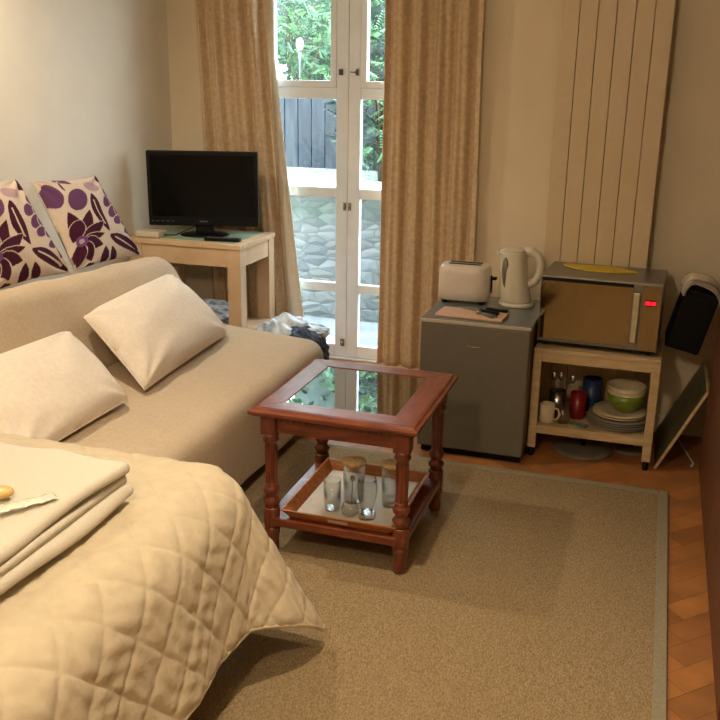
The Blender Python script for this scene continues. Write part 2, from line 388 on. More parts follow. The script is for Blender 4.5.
def shrub(x, y, z0, w_, d_, h_, n, seed, mi, lab, grp=None, size=.07, fern=False, core=True):
    rs = random.Random(seed); root = thing('garden_shrub', (x, y, z0), lab, 'shrub', group=grp)
    st = MB()
    for k in range(7):
        a = rs.uniform(0, 6.28); q = rs.uniform(.1, .8)
        st.tube([(0, 0, 0), (math.cos(a)*w_*.2*q, math.sin(a)*d_*.2*q, h_*.45), (math.cos(a)*w_*.42*q, math.sin(a)*d_*.4*q, h_*.85)], [.02, .012, .005], 6)
    st.build('stems', mat('bark_brown', (70, 58, 46), .9), root)
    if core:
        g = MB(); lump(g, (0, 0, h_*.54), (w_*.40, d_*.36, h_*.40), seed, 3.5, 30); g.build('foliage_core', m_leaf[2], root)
    lf = [MB(), MB()]
    for k in range(n):
        # random point in an ellipsoid shell
        while True:
            p = Vector((rs.uniform(-1, 1), rs.uniform(-1, 1), rs.uniform(-1, 1)))
            if .35 < p.length < 1: break
        c = Vector((p.x*w_/2, p.y*d_/2, h_*.54+p.z*h_*.46))
        T = Matrix.Translation(c) @ Matrix.Rotation(rs.uniform(0, 6.28), 4, 'Z') @ Matrix.Rotation(rs.uniform(-1.1, .6), 4, 'Y') @ Matrix.Rotation(rs.uniform(-.7, .7), 4, 'X')
        s_ = size*rs.uniform(.6, 1.3); g = lf[rs.random() < .3]
        if fern:
            for q in range(7):
                for sd in (-1, 1):
                    l0 = s_*3.2*(q/7); ln = s_*(1.1-.12*q)
                    g.add([(l0, 0, 0), (l0+ln*.5, sd*ln*.75, .01), (l0+ln*.62, sd*ln, -.01), (l0+ln*.3, sd*ln*.5, 0)], [(0, 1, 2, 3)], False, T)
        else:
            g.add([(0, 0, 0), (s_*.5, s_*.3, .012), (s_*1.1, 0, -.01), (s_*.5, -s_*.3, .012), (s_*.5, 0, -.006)], [(0, 4, 1), (1, 4, 2), (2, 4, 3), (3, 4, 0)], False, T)
    lf[0].build('leaves', m_leaf[mi], root, fix=False); lf[1].build('leaves', m_leaf[(mi+1) % 2], root, fix=False)
    return root
shrub(-3.15, 7.70, 1.0, 1.5, .9, 1.35, 620, 1, 0, 'feathery green shrub seen above the fence through the left door', size=.06, fern=True, core=False)
shrub(-4.75, 8.0, 1.0, 1.2, .9, 2.3, 1500, 2, 1, 'pale leafy shrub above the far left of the fence')
shrub(-2.0, 6.66, .87, .85, .45, 1.25, 420, 3, 2, 'dark fern like shrub behind the right door pane', size=.055, fern=True, core=False)
shrub(-.9, 7.6, 1.0, 1.1, .8, 1.7, 900, 4, 2, 'dark leafy shrub mostly behind the right hand curtain')
shrub(-2.9, 9.0, 1.1, 2.0, 1.2, 2.0, 2600, 5, 0, 'dense dark green shrub filling the gap behind the fence', size=.10)
shrub(-4.9, 9.9, 1.1, 2.6, 1.4, 4.0, 2600, 6, 1, 'tall pale green tree like bush at the far left of the garden', size=.14, core=False)
shrub(-2.1, 11.2, 1.25, 2.8, 1.2, 3.9, 2400, 8, 1, 'tall light green bush rising at the back of the garden', size=.14, core=False)
shrub(-.6, 9.2, 1.1, 1.8, 1.0, 2.2, 1800, 9, 0, 'dark green bush at the back right of the garden', size=.10)
gl_ = thing('garden_lamp', (-2.84, 7.15, .90), 'white globe garden light on a thin stem outside the left door', 'garden light')
MB().lathe([(.02, 0), (.005, .01), (.004, .5), (.009, .8), (.014, .92)], n=12).build('stem', m_grey, gl_)
MB().lathe([(0, .91), (.022, .925), (.032, .96), (.03, .99), (.018, 1.01), (0, 1.02)], n=16).build('globe', mat('frosted_globe', (150, 154, 156), .3), gl_)

# ================================================================== CURTAINS
def curtain(name_x, xl, xr, lab, seed, nf, lining):
    # xl, xr : functions of height z giving the left / right edges
    root = thing('curtain', (name_x, 4.885, .02), lab, 'curtain', group=None)
    nu, nv = 150, 70; P = np.zeros((nu, nv, 3)); rs = np.random.RandomState(seed)
    ph = rs.uniform(0, 6.28, 4)
    for j in range(nv):
        z = .0+j/(nv-1)*2.40; a, b = xl(z), xr(z)
        for i in range(nu):
            u = i/(nu-1); uu = u+.012*math.sin(2*PI*u*3+ph[0]+z*1.3)
            y = .024*math.sin(2*PI*nf*uu+ph[1]+.35*math.sin(z*1.1))+.010*math.sin(2*PI*nf*2.3*uu+ph[2]+z*.9)+.006*math.sin(z*5+u*9)
            P[i, j] = (a+(b-a)*uu-name_x, y, z)
    grid_obj('drape', P, m_curtain, root, solid=.003)
    if lining is not None:
        Q = np.zeros((10, nv, 3))
        for j in range(nv):
            z = j/(nv-1)*2.40; e = lining(z)
            for i in range(10):
                u = i/9; Q[i, j] = (e[0]+(e[1]-e[0])*u-name_x, .036+.006*math.sin(u*9+z*2), z)
        grid_obj('lining', Q, m_lining, root, solid=.002)
    # heading tape with rings
    MB().box(xl(2.4)-name_x, xr(2.4)-name_x, -.012, .012, 2.385, 2.42).build('heading', m_curtain, root)
    return root
lerp = lambda a, b, t: a+(b-a)*max(0, min(1, t))
curtain(-2.3, lambda z: lerp(-2.50, -2.55, z/2), lambda z: lerp(-2.015, -2.135, (z-.2)/1.7), 'tan patterned curtain hanging behind the television, left of the french doors', 3, 3.7,
        lambda z: (lerp(-2.08, -2.17, z/2), lerp(-1.935, -2.105, (z-.2)/1.5)))
curtain(-1.2, lambda z: lerp(-1.475, -1.455, z/2), lambda z: lerp(-.925, -.935, z/2), 'tan patterned curtain hanging between the french doors and the fridge', 11, 4.6, None)
rail = thing('curtain_rail', (-1.7, 4.885, 2.455), 'white curtain rail above the french doors', 'curtain rail')
MB().tube([(-.95, 0, 0), (.9, 0, 0)], .012).build('pole', m_white, rail)
for x in (-.9, .85): MB().box(x-.01, x+.01, -.01, .063, -.015, .015).build('bracket', m_white, rail)

# ================================================================== RADIATOR
rad = thing('radiator', (-.248, 4.295, .10), 'tall cream vertical column radiator fixed to the wall above the microwave', 'radiator')
for k in range(6):
    x = -.2325+k*.0775
    MB().box(x+.0012, x+.0763, -.028, .0, 0, 2.1, bev=.003).build('fin', m_radiator, rad)
for z in (.06, 1.95): MB().box(-.225, .225, .0005, .03, z, z+.05).build('header', m_radiator, rad)
for x in (-.15, .15): MB().box(x-.02, x+.02, .0005, .083, 1.6, 1.66).build('bracket', m_radiator, rad)
MB().tube([(.20, .015, .07), (.20, .015, -.1)], .008).build('pipe', m_white, rad)

# ================================================================== RUG
RZ = .012
rug = thing('area_rug', (-1.0, 2.0, 0), 'large flat beige sisal rug under the coffee table', 'rug')
MB().box(-1.25, 1.13, -2.5, 1.62, 0.0005, RZ-.001).build('weave', m_rug, rug)
rb = MB()
x0, x1, y0, y1 = -1.29, 1.166, -2.54, 1.658
for (a, b, c, d) in ((x0, x0+.042, y0, y1), (x1-.038, x1, y0, y1), (x0+.042, x1-.038, y0, y0+.042), (x0+.042, x1-.038, y1-.038, y1)):
    rb.box(a, b, c, d, 0, RZ)
rb.build('binding', m_rugedge, rug, bevel=.003)

# ================================================================== WARDROBE (right)
wd = thing('wardrobe', (.66, 3.0, 0), 'dark brown wooden wardrobe standing at the right edge of the room', 'wardrobe')
MB().box(-.36, .36, -.88, .86, .0, 2.2).build('carcass', m_wardrobe, wd, bevel=.004)
for k in range(2): 
    d_ = MB().box(-.377, -.361, -.86+k*.86, -.01+k*.85, .06, 2.15).build('door', m_wardrobe, wd, bevel=.003)
    MB().lathe([(.008, 0), (.008, .012), (.016, .02), (.012, .03), (0, .032)], n=16, T=Matrix.Translation((-.377, -.06 if k == 0 else .05, 1.05)) @ Matrix.Rotation(-PI/2, 4, 'Y')).build('knob', m_metal, d_)

# ================================================================== SOFA
def sofa():
    root = thing('sofa_bed', (-2.1, 3.1, RZ), 'beige fabric covered sofa bed along the left wall behind the bed', 'sofa')
    y0, y1 = -.83, .86
    def rr(pts, r, n=6):   # rounded polygon
        out = []; m = len(pts)
        for i, p in enumerate(pts):
            a = Vector(pts[i-1]); b = Vector(p); c = Vector(pts[(i+1) % m]); R = r[i] if isinstance(r, list) else r
            d1 = (a-b).normalized(); d2 = (c-b).normalized()
            p1 = b+d1*R; p2 = b+d2*R
            for k in range(n+1):
                t = k/n; out.append(tuple((p1*(1-t)**2+b*2*t*(1-t)+p2*t*t)))
        return out
    def body(name, pts, r, ya, yb, er, tilt=None, m=m_fabric):
        prof = rr(pts, r); cx = sum(p[0] for p in prof)/len(prof); cz = sum(p[1] for p in prof)/len(prof)
        ys = [(ya, er), (ya+er*.3, er*.35), (ya+er, 0)]
        N = 26
        ys += [(ya+er+(yb-ya-2*er)*k/N, 0) for k in range(1, N)]
        ys += [(yb-er, 0), (yb-er*.3, er*.35), (yb, er)]
        rings = []
        for (y, sh) in ys:
            ring = []
            for (x, z) in prof:
                dx, dz = x-cx, z-cz; L = math.hypot(dx, dz)
                k = 1-sh/max(L, .05)*.9
                zz = cz+dz*k
                if tilt: zz += tilt(y, zz)
                wob = .004*math.sin(y*9+x*14)+.003*math.sin(y*23+z*30)
                ring.append((cx+dx*k+wob*.5, y, zz+wob))
            rings.append(ring)
        b = MB().loft(rings); return b.build(name, m, root)
    # seat
    body('seat', [(-.03, .055), (.655, .055), (.668, .40), (.0, .445), (-.10, .42)], [.02, .02, .085, .05, .03], y0, y1, .05)
    # back
    body('backrest', [(-.42, .22), (-.12, .22), (.005, .44), (-.155, .725), (-.22, .755), (-.40, .70)], [.03, .03, .03, .03, .03, .05], y0, y1+.02, .05,
         tilt=lambda y, z: max(0, (z-.4))*.16*(.9-y))
    for (x, y) in ((.6, y0+.1), (.6, y1-.1), (-.2, y0+.1), (-.2, y1-.1)):
        MB().lathe([(.02, 0), (.026, .02), (.026, .07)], x, y, 14).build('leg', m_black, root)
    return root
sofa()

# ------------------------------------------------------------------ cushions and pillows
def cushion(name, Q, T_, m, lab, cat, seed, pinch=.05, ex=.42, n=40, paint=None, grp=None, mark=None, sag=.0):
    # Q: BL, BR, TR, TL corners in world
    Q = [Vector(q) for q in Q]; c = sum(Q, Vector())/4; base = Vector((c.x, c.y, min(q.z for q in Q)))
    root = thing(name, base, lab, cat, group=grp)
    u = np.linspace(0, 1, n)[:, None]; v = np.linspace(0, 1, n)[None, :]
    A = [np.array(q-base) for q in Q]
    du = 4*u*(1-u); dv = 4*v*(1-v)
    uu = .5+(u-.5)*(1-pinch*dv); vv = .5+(v-.5)*(1-pinch*du)
    P = (A[0]*((1-uu)*(1-vv))[..., None]+A[1]*(uu*(1-vv))[..., None]+A[2]*(uu*vv)[..., None]+A[3]*((1-uu)*vv)[..., None])
    nrm = (Q[1]-Q[0]).cross(Q[3]-Q[0]).normalized(); nr = np.array(nrm)
    th = T_/2*(du**ex)*(dv**ex)
    wr = smooth_noise((n, n), seed, 3)*.012*(du*dv)**.3
    # corner creases
    for (a, b) in ((0, 0), (1, 0), (1, 1), (0, 1)):
        ang = np.arctan2(v-b, u-a); r_ = np.hypot(u-a, v-b); wr = wr+.006*np.sin(ang*9+seed)*np.exp(-(r_/.33)**2)*np.minimum(1, r_/.1)
    S = A[0]*0
    bk = .5 if paint is None else .9
    front = P+nr*(th*(1.9-bk)*.92+wr)[..., None]; back = P-nr*(th*bk+wr*.3)[..., None]
    if sag: 
        front[..., 2] -= sag*(th/T_*2)*(1-v)
    both = np.concatenate([front, back[::-1]], axis=0)
    col = None
    if paint is not None:
        cf = paint(u+0*v, v+0*u); cb = np.ones_like(cf)*np.array([.62, .56, .50, 1]); col = np.concatenate([cf, cb[::-1]], 0)
    o = grid_obj('cover', both, m, root, col=col, wrapu=True)
    me = o.data; bm = bmesh.new(); bm.from_mesh(me); bmesh.ops.remove_doubles(bm, verts=bm.verts[:], dist=.0004)
    bmesh.ops.recalc_face_normals(bm, faces=bm.faces[:]); bm.to_mesh(me); bm.free()
    # piping along the seam
    k = n-1; loop = [P[i, 0] for i in range(0, k)]+[P[k, j] for j in range(0, k)]+[P[i, k] for i in range(k, 0, -1)]+[P[0, j] for j in range(k, 0, -1)]
    MB().tube([tuple(p) for p in loop[::2]], .0028, 6, closed=True).build('seam', m, root) if paint is None else None
    return root
# floral print (shapes in the coordinates of an enlarged view of the cushion face)
TLc, TRc, BRc, BLc = (125, 150), (348, 128), (492, 425), (252, 478)
def homog():
    src = [(0, 0), (1, 0), (1, 1), (0, 1)]; dst = [BLc, BRc, TRc, TLc]; A = []; B = []
    for (x, y), (u, v) in zip(src, dst):
        A.append([x, y, 1, 0, 0, 0, -u*x, -u*y]); B.append(u); A.append([0, 0, 0, x, y, 1, -v*x, -v*y]); B.append(v)
    h = np.linalg.solve(np.array(A, float), np.array(B, float)); return h
Hh = homog()
DK = np.array([.050, .008, .018, 1]); PU = np.array([.115, .042, .095, 1]); LI = np.array([.38, .24, .25, 1]); BGc = np.array([.55, .43, .33, 1]); GL = np.array([.16, .05, .16, 1])
leaves = [((303, 198), (358, 345), 19, DK, 10), ((360, 358), (482, 425), 24, DK, -6), ((352, 472), (346, 402), 15, DK, 0), ((392, 462), (372, 402), 13, DK, 0),
          ((262, 378), (212, 268), 26, DK, 0), ((262, 378), (286, 262), 22, DK, 0), ((262, 378), (334, 308), 22, DK, 0), ((262, 378), (340, 352), 16, DK, 0), ((262, 380), (336, 396), 24, DK, 0),
          ((262, 380), (305, 452), 22, DK, 0), ((256, 385), (256, 470), 22, DK, 0), ((250, 300), (230, 380), 26, DK, 0), ((285, 478), (320, 462), 12, DK, 0),
          ((345, 128), (378, 168), 12, DK, 6), ((180, 150), (243, 162), 9, PU, -6), ((215, 190), (196, 150), 4, PU, 0),
          ((300, 478), (420, 470), 8, DK, 0), ((460, 380), (436, 300), 6, DK, 0)]
ells = [((172, 208), 29, 46, -.35, PU), ((250, 222), 34, 42, .3, PU), ((312, 172), 30, 17, .2, LI), ((364, 225), 17, 24, .5, PU), ((384, 183), 20, 26, .6, PU), ((398, 215), 15, 24, .5, PU),
        ((383, 262), 17, 26, .5, PU), ((410, 247), 16, 26, .4, PU), ((399, 295), 15, 22, .8, PU), ((430, 288), 14, 25, .4, PU), ((440, 330), 14, 24, .9, PU)]
def floral(u, v):
    d = Hh[6]*u+Hh[7]*v+1; X = (Hh[0]*u+Hh[1]*v+Hh[2])/d; Y = (Hh[3]*u+Hh[4]*v+Hh[5])/d
    out = np.ones(X.shape+(4,))*BGc
    def put(mask, c): out[mask] = c
    for (c, a, b, r, col) in ells:
        dx, dy = X-c[0], Y-c[1]; cr_, sr_ = math.cos(-r), math.sin(-r); ex, ey = dx*cr_-dy*sr_, dx*sr_+dy*cr_
        put((ex/(a+3.5))**2+(ey/(b+3.5))**2 < 1, BGc); put((ex/a)**2+(ey/b)**2 < 1, col)
    for (p, q, wd_, col, bend) in leaves:
        dx, dy = q[0]-p[0], q[1]-p[1]; L = math.hypot(dx, dy); ux, uy = dx/L, dy/L
        s = ((X-p[0])*ux+(Y-p[1])*uy)/L; t = -(X-p[0])*uy+(Y-p[1])*ux
        sc = np.clip(s, 0, 1); t = t-bend*np.sin(PI*sc)
        hw = wd_*np.sin(PI*sc**.8)**.8 if wd_ < 100 else wd_
        ins = (s > 0) & (s < 1)
        put((s > -.03) & (s < 1.03) & (np.abs(t) < hw+2.6), BGc)
        put(ins & (np.abs(t) < hw), col)
        if wd_ > 17 and bend: put(ins & (np.abs(t) < .12*wd_) & (s > .15) & (s < .8), BGc)
    dd = np.hypot(X-258, Y-378); out[dd < 20] = GL; out[dd < 9] = BGc*.6+GL*.4
    return out
m_floral = mat('floral_print_cotton', (255, 255, 255), .9, var=.03, scale=60, attr='tone', bump=.25, bscale=320, spec=.1)
cushion('throw_cushion', [(-2.40, 3.36, .79), (-2.40, 3.91, .765), (-2.63, 3.90, 1.145), (-2.63, 3.42, 1.165)], .11, m_floral,
        'floral purple and cream cushion nearer the television, on the sofa back', 'cushion', 2, n=150, paint=floral, pinch=.06)
cushion('throw_cushion', [(-2.40, 2.80, .81), (-2.40, 3.33, .79), (-2.64, 3.33, 1.18), (-2.64, 2.85, 1.20)], .11, m_floral,
        'floral purple and cream cushion cut by the left edge of the picture', 'cushion', 5, n=150, paint=floral, pinch=.06)
cushion('pillow', [(-1.80, 2.90, .462), (-1.86, 3.74, .462), (-2.20, 3.82, .695), (-2.17, 3.07, .675)], .16, m_pillow,
        'plain beige pillow leaning on the sofa back, nearer the television', 'pillow', 3, n=60, pinch=.015, ex=.34)
cushion('pillow', [(-1.79, 2.14, .462), (-1.80, 2.78, .462), (-2.16, 2.95, .640), (-2.16, 2.14, .655)], .15, m_pillow,
        'plain beige pillow on the sofa just beyond the bed', 'pillow', 8, n=60, pinch=.015, ex=.34)

# ================================================================== BED
bed = thing('bed', (-1.9, 1.3, RZ), 'single divan bed in the left foreground under the quilt', 'bed')
MB().box(-.86, .76, -.62, .72, .08, .30, bev=.02).build('base', m_sheet, bed)
MB().box(-.87, .78, -.64, .74, .30, .535, bev=.05).build('mattress', m_towel, bed)
for x in (-.75, .66):
    for y in (-.5, .6): MB().lathe([(.022, 0), (.028, .08)], x, y, 12).build('leg', m_black, bed)
def quilt():
    xe, ye, zt, r = -1.10, 2.055, .580, .125; L = .475
    hx = .0065
    S = np.arange(-1.66, L+1e-6, hx); Tt = np.arange(-1.42, L+1e-6, hx)
    s = S[:, None]+0*Tt[None, :]; t = 0*S[:, None]+Tt[None, :]
    cr = .05; ds, dt = s-(L-cr), t-(L-cr); dd = np.hypot(ds, dt); over = (ds > 0) & (dt > 0) & (np.maximum(ds, dt) > 1e-9)
    sc_ = np.where(over, np.maximum(ds, dt)/np.maximum(dd, 1e-9), 1); s = np.where(over, L-cr+ds*sc_, s); t = np.where(over, L-cr+dt*sc_, t)
    a = np.maximum(s, 0); b = np.maximum(t, 0); rho = np.hypot(a, b); phi = np.arctan2(b, a)
    g = np.abs(np.sin(2*phi))**1.3*(rho > 0)
    # round the sheet corner slightly
    thm = np.radians(82-22*g)
    rip = .008*np.sin(t*13+.6)*np.clip(-t*4, 0, 1)*(phi < .01)
    th = np.minimum(rho/r, thm); ext = np.maximum(rho-r*thm, 0)
    h = r*np.sin(th)+ext*np.cos(thm)+rip*np.clip(rho/L, 0, 1)*1.5
    # a fold tucked in either side of the hanging corner
    tuck = np.exp(-((phi-.30)/.16)**2)*np.clip((rho-.12)/.35, 0, 1)
    h = h-.018*tuck
    drop = r*(1-np.cos(th))+ext*np.sin(thm)
    ux = np.cos(phi); uy = np.sin(phi)*(1-.45*np.sin(2*phi))
    X = np.where(s > 0, xe, xe+s)+np.where(rho > 0, h*ux, 0); Y = np.where(t > 0, ye, ye+t)+np.where(rho > 0, h*uy, 0)
    Z = zt-drop
    Y = Y-.115*np.clip(rho/(L*1.05), 0, 1)**1.3*np.where(t > 0, np.cos(np.minimum(2*phi, PI/2))**.8, np.exp(np.minimum(t, 0)/.28))*(s > 0)
    X = X+.03*np.clip(rho/(L*1.3), 0, 1)**2*np.abs(np.sin(2*phi))
    crown = .022*np.clip(-s/.8, 0, 1)*np.clip(-t/.6, 0, 1); Z = Z+crown
    P = np.stack([X, Y, Z], -1)
    gu = np.gradient(P, axis=0); gv = np.gradient(P, axis=1); N = np.cross(gu, gv); N /= np.linalg.norm(N, axis=-1, keepdims=True)+1e-9
    k = .160; q1 = (s+t)/k+.35; q2 = (s-t)/k+.15
    d1 = np.abs(q1-np.round(q1))*k/1.414; d2 = np.abs(q2-np.round(q2))*k/1.414
    d = np.minimum(d1, d2); puff = .0062*(1-np.exp(-d/.007))
    wr = .0016*np.sin((s-t)*95+3*np.sin((s+t)*14))*np.clip(rho/.15, 0, 1)*np.exp(-((d1-.03)/.03)**2)
    wr += .0018*np.sin(s*60+t*35+2*np.sin(t*17))*(1-np.exp(-d/.02))
    edge = np.minimum(L-s, L-t); puff = puff*np.clip(edge/.02, 0, 1)
    P = P+N*(puff+wr)[..., None]
    root = thing('quilt', (-1.9, 1.3, .08), 'cream diamond stitched quilt draped over the bed', 'quilt')
    P -= np.array([-1.9, 1.3, .08])
    grid_obj('cover', P, m_quilt, root, solid=.009)
    hem = [tuple(P[-1, j]) for j in range(0, P.shape[1], 3)]+[tuple(P[i, -1]) for i in range(P.shape[0]-1, -1, -3)]
    MB().tube(hem, .0065, 8).build('hem', m_quilt, root)
quilt()
# towels
def towel(name, x0, x1, y0, y1, z0, th, layers, lab, seed):
    root = thing(name, ((x0+x1)/2, (y0+y1)/2, z0), lab, 'towel', group=None)
    hx, hy = (x1-x0)/2, (y1-y0)/2
    # zig-zag folded sheet: cross-section in x, extruded in y
    t = th/layers*.86; path = []
    for k in range(layers):
        z = th/layers*(k+.5); xs = np.linspace(-hx, hx, 40)
        if k % 2: xs = xs[::-1]
        for i, x in enumerate(xs): path.append((x, z))
        if k < layers-1:
            e = xs[-1]; dr = 1 if e > 0 else -1
            for q in range(1, 6):
                a_ = -PI/2+PI*q/6; path.append((e+dr*math.cos(a_)*th/layers*.5, z+th/layers*(.5+.5*math.sin(a_))))
    N = 46; P = np.zeros((len(path), N, 3))
    for i, (x, z) in enumerate(path):
        for j in range(N):
            y = -hy+2*hy*j/(N-1)
            P[i, j] = (x+.006*math.sin(y*11+seed+z*40), y*(1+.01*math.sin(z*60+seed))+.003*math.sin(x*20), z+.003*math.sin(y*13+x*9+seed)+.002*math.sin(x*31))
    grid_obj('cloth', P, m_towel, root, solid=t)
    return root
towel('bath_towel', -1.68, -1.185, 1.27, 1.81, .602, .062, 3, 'folded cream towel at the bottom of the pair on the bed', 1)
towel('bath_towel', -1.68, -1.20, 1.275, 1.815, .6645, .036, 2, 'folded cream towel on top of the other, under the soap', 4)
sp_ = []
for k in range(10):
    ph = PI*k/9-PI/2
    sp_.append((.034*math.cos(ph)**.45 if abs(math.cos(ph)) > 1e-6 else 0, .011*math.sin(ph)))
so = MB().lathe(sp_, n=28, sx=1, sy=.72).build('soap_bar', m_soap, None, loc=(-1.345, 1.535, .7145), rot=(0, 0, .5))
tag(so, 'rounded pale yellow soap bar on the top towel', 'soap')
wp = thing('toiletry_sachet', (-1.265, 1.515, .7035), 'crinkled clear wrapped strip beside the soap on the towel', 'sachet', rz=.95)
wv = np.zeros((24, 6, 3))
for i in range(24):
    for j in range(6): wv[i, j] = (-.075+i*.0065, (j-2.5)*.007+.003*math.sin(i), .004+.003*abs(math.sin(i*1.1+j)))
grid_obj('wrapper', wv, mat('clear_crinkled_film', (232, 226, 205), .15, var=.12, scale=90, spec=.8), wp, solid=.001)

# ================================================================== COFFEE TABLE
def coffee_table():
    root = thing('coffee_table', (-.94, 2.924, RZ), 'red brown wooden coffee table with glass inset top and turned legs', 'table')
    hx, hy, zt = .284, .302, .549
    # mitred moulded frame
    top = MB(); fw = .088
    prof = [(0, zt-.030), (-.010, zt-.022), (-.010, zt-.012), (0, zt-.008), (.006, zt-.002), (.016, zt), (fw, zt), (fw, zt-.006), (fw-.006, zt-.008), (fw-.006, zt-.026), (.02, zt-.030)]
    cor = [(-hx, -hy), (hx, -hy), (hx, hy), (-hx, hy)]; sg = [(1, 1), (-1, 1), (-1, -1), (1, -1)]
    rings = []
    for (c, s_) in zip(cor, sg): rings.append([(c[0]+s_[0]*p[0], c[1]+s_[1]*p[0], p[1]) for p in prof])
    n = len(prof)
    for i in range(4):
        A, B = rings[i], rings[(i+1) % 4]
        g = MB(); g.loft([A, B], smooth=False)
        g.build('top_rail', m_red if i % 2 == 0 else m_redy, root, bevel=.0015)
    MB().box(-hx+fw-.005, hx-fw+.005, -hy+fw-.005, hy-fw+.005, zt-.0075, zt-.0025).build('glass_inset', m_tglass, root)
    # apron with dentil moulding
    ix, iy = hx-.05, hy-.05
    for (a, b, c, d, m_) in ((-ix, ix, -iy-.009, -iy+.009, m_red), (-ix, ix, iy-.009, iy+.009, m_red), (-ix-.009, -ix+.009, -iy, iy, m_redy), (ix-.009, ix+.009, -iy, iy, m_redy)):
        g = MB().box(a, b, c, d, .452, .520)
        ap = g.build('apron', m_, root)
        dn = MB()
        if b-a > .1:
            y = c-.006 if c < 0 else d
            for k in range(int((b-a-.04)/.022)): dn.box(a+.03+k*.022, a+.043+k*.022, y, y+.006, .494, .512)
        else:
            x = a-.006 if a < 0 else b
            for k in range(int((d-c-.04)/.022)): dn.box(x, x+.006, c+.03+k*.022, c+.043+k*.022, .494, .512)
        dn.build('dentil_trim', m_, ap)
    P = [(.020, 0), (.024, .006), (.026, .02), (.024, .05), (.028, .07), (.030, .085), (.026, .098)]
    P2 = [(.026, .168), (.021, .176), (.029, .187), (.031, .196), (.022, .208), (.020, .214), (.027, .224), (.030, .234), (.026, .246), (.019, .254), (.0225, .262), (.021, .268), (.0225, .40), (.019, .408), (.026, .416), (.029, .424), (.024, .434), (.030, .446)]
    for sx_ in (-1, 1):
        for sy_ in (-1, 1):
            X, Y = sx_*ix, sy_*iy
            lg = MB().lathe([(r*.98, z) for r, z in P], X, Y, 8)
            lg.lathe([(.029, .096), (.030, .100), (.030, .165), (.028, .170)], X, Y, 8, T=None)
            lg.lathe(P2[:-7], X, Y, 28); lg.lathe(P2[-8:-5], X, Y, 28, flute=(.25, .41)); lg.lathe(P2[-6:], X, Y, 28)
            lg.box(X-.027, X+.027, Y-.027, Y+.027, .444, .520)
            lg.build('leg', m_redz, root)
    MB().box(-ix-.022, ix+.022, -iy-.026, iy+.026, .104, .136, bev=.006).build('shelf', m_red, root)
    return root
coffee_table()
def tray():
    root = thing('serving_tray', (-.925, 2.885, RZ+.1365), 'wooden tray with flared sides and pale base on the coffee table shelf', 'tray')
    hx, hy = .172, .205; fl = .028; h = .038; th = .009
    MB().box(-hx, hx, -hy, hy, 0, .006).build('base', m_trayin, root)
    cor = [(-hx, -hy), (hx, -hy), (hx, hy), (-hx, hy)]; sg = [(-1, -1), (1, -1), (1, 1), (-1, 1)]
    for i in range(4):
        rs_ = []
        for j in (i, (i+1) % 4):
            c, s_ = cor[j], sg[j]
            rs_.append([(c[0]+s_[0]*o, c[1]+s_[1]*o, z) for (o, z) in ((0, 0), (fl, h), (fl+th, h), (th, 0))])
        w_ = MB().loft(rs_, smooth=False).build('side', m_traywood, root, bevel=.002)
        if i == 0:
            MB().add([(-.035, -hy-.0195, .010), (.035, -hy-.0195, .010), (.035, -hy-.0305, .025), (-.035, -hy-.0305, .025), (-.035, -hy-.014, .010), (.035, -hy-.014, .010), (.035, -hy-.025, .025), (-.035, -hy-.025, .025)],
                     [(0, 1, 2, 3), (4, 7, 6, 5), (0, 4, 5, 1), (3, 2, 6, 7), (0, 3, 7, 4), (1, 5, 6, 2)]).build('handle', m_trayin, w_)
tray()
TZ = RZ+.1365+.0065
def tumbler(x, y, r, h, lab, name='drinking_glass', foot=.006, prof=None, lid=None, cat='glass'):
    root = thing(name, (x, y, TZ), lab, cat)
    if not prof: prof = [(r*.86, 0), (r*.9, foot), (r, h)]
    inner = [(max(.001, p[0]-.0018), max(p[1], foot)) for p in prof[::-1]]
    MB().lathe([(0, 0)]+prof+inner+[(0, foot)], n=28, cap=False).build('bowl' if name == 'beer_glass' else 'body', m_glassware, root)
    if lid: MB().lathe([(r*.93, h-.008), (r*1.04, h), (r*1.06, h+.008), (r*.9, h+.011)], n=24).build('lid', m_cork, root)
    return root
tumbler(-.985, 2.77, .032, .115, 'plain straight tumbler nearest the left side of the tray')
tumbler(-.935, 2.86, .040, .15, 'clear jar with cork lid left of the beer glass', 'storage_jar', lid=1, cat='jar')
tumbler(-.80, 2.87, .034, .155, 'clear jar with cork lid at the right of the tray', 'storage_jar', lid=1, cat='jar')
tumbler(-.85, 2.75, .035, .15, 'tall curved beer glass in the middle of the tray front', 'beer_glass', foot=.02,
        prof=[(.030, 0), (.031, .006), (.016, .018), (.022, .035), (.034, .085), (.036, .115), (.031, .148)])
vt = tumbler(-.91, 2.745, .030, .045, 'small round glass votive in front of the left jar', 'votive_holder', prof=[(.018, 0), (.03, .012), (.032, .028), (.026, .045)], cat='candle holder')
spn = thing('teaspoon', (-.93, 2.815, TZ+.0005), 'small metal teaspoon standing between the glasses on the tray', 'spoon')
MB().tube([(0, 0, .003), (.001, .008, .05), (0, .014, .088)], .0016, 8).build('stem', m_metal, spn)
MB().lathe([(0, -.013), (.007, -.009), (.0095, 0), (.007, .01), (0, .013)], n=16, sy=.3, T=Matrix.Translation((0, .016, .1))).build('bowl', m_metal, spn)

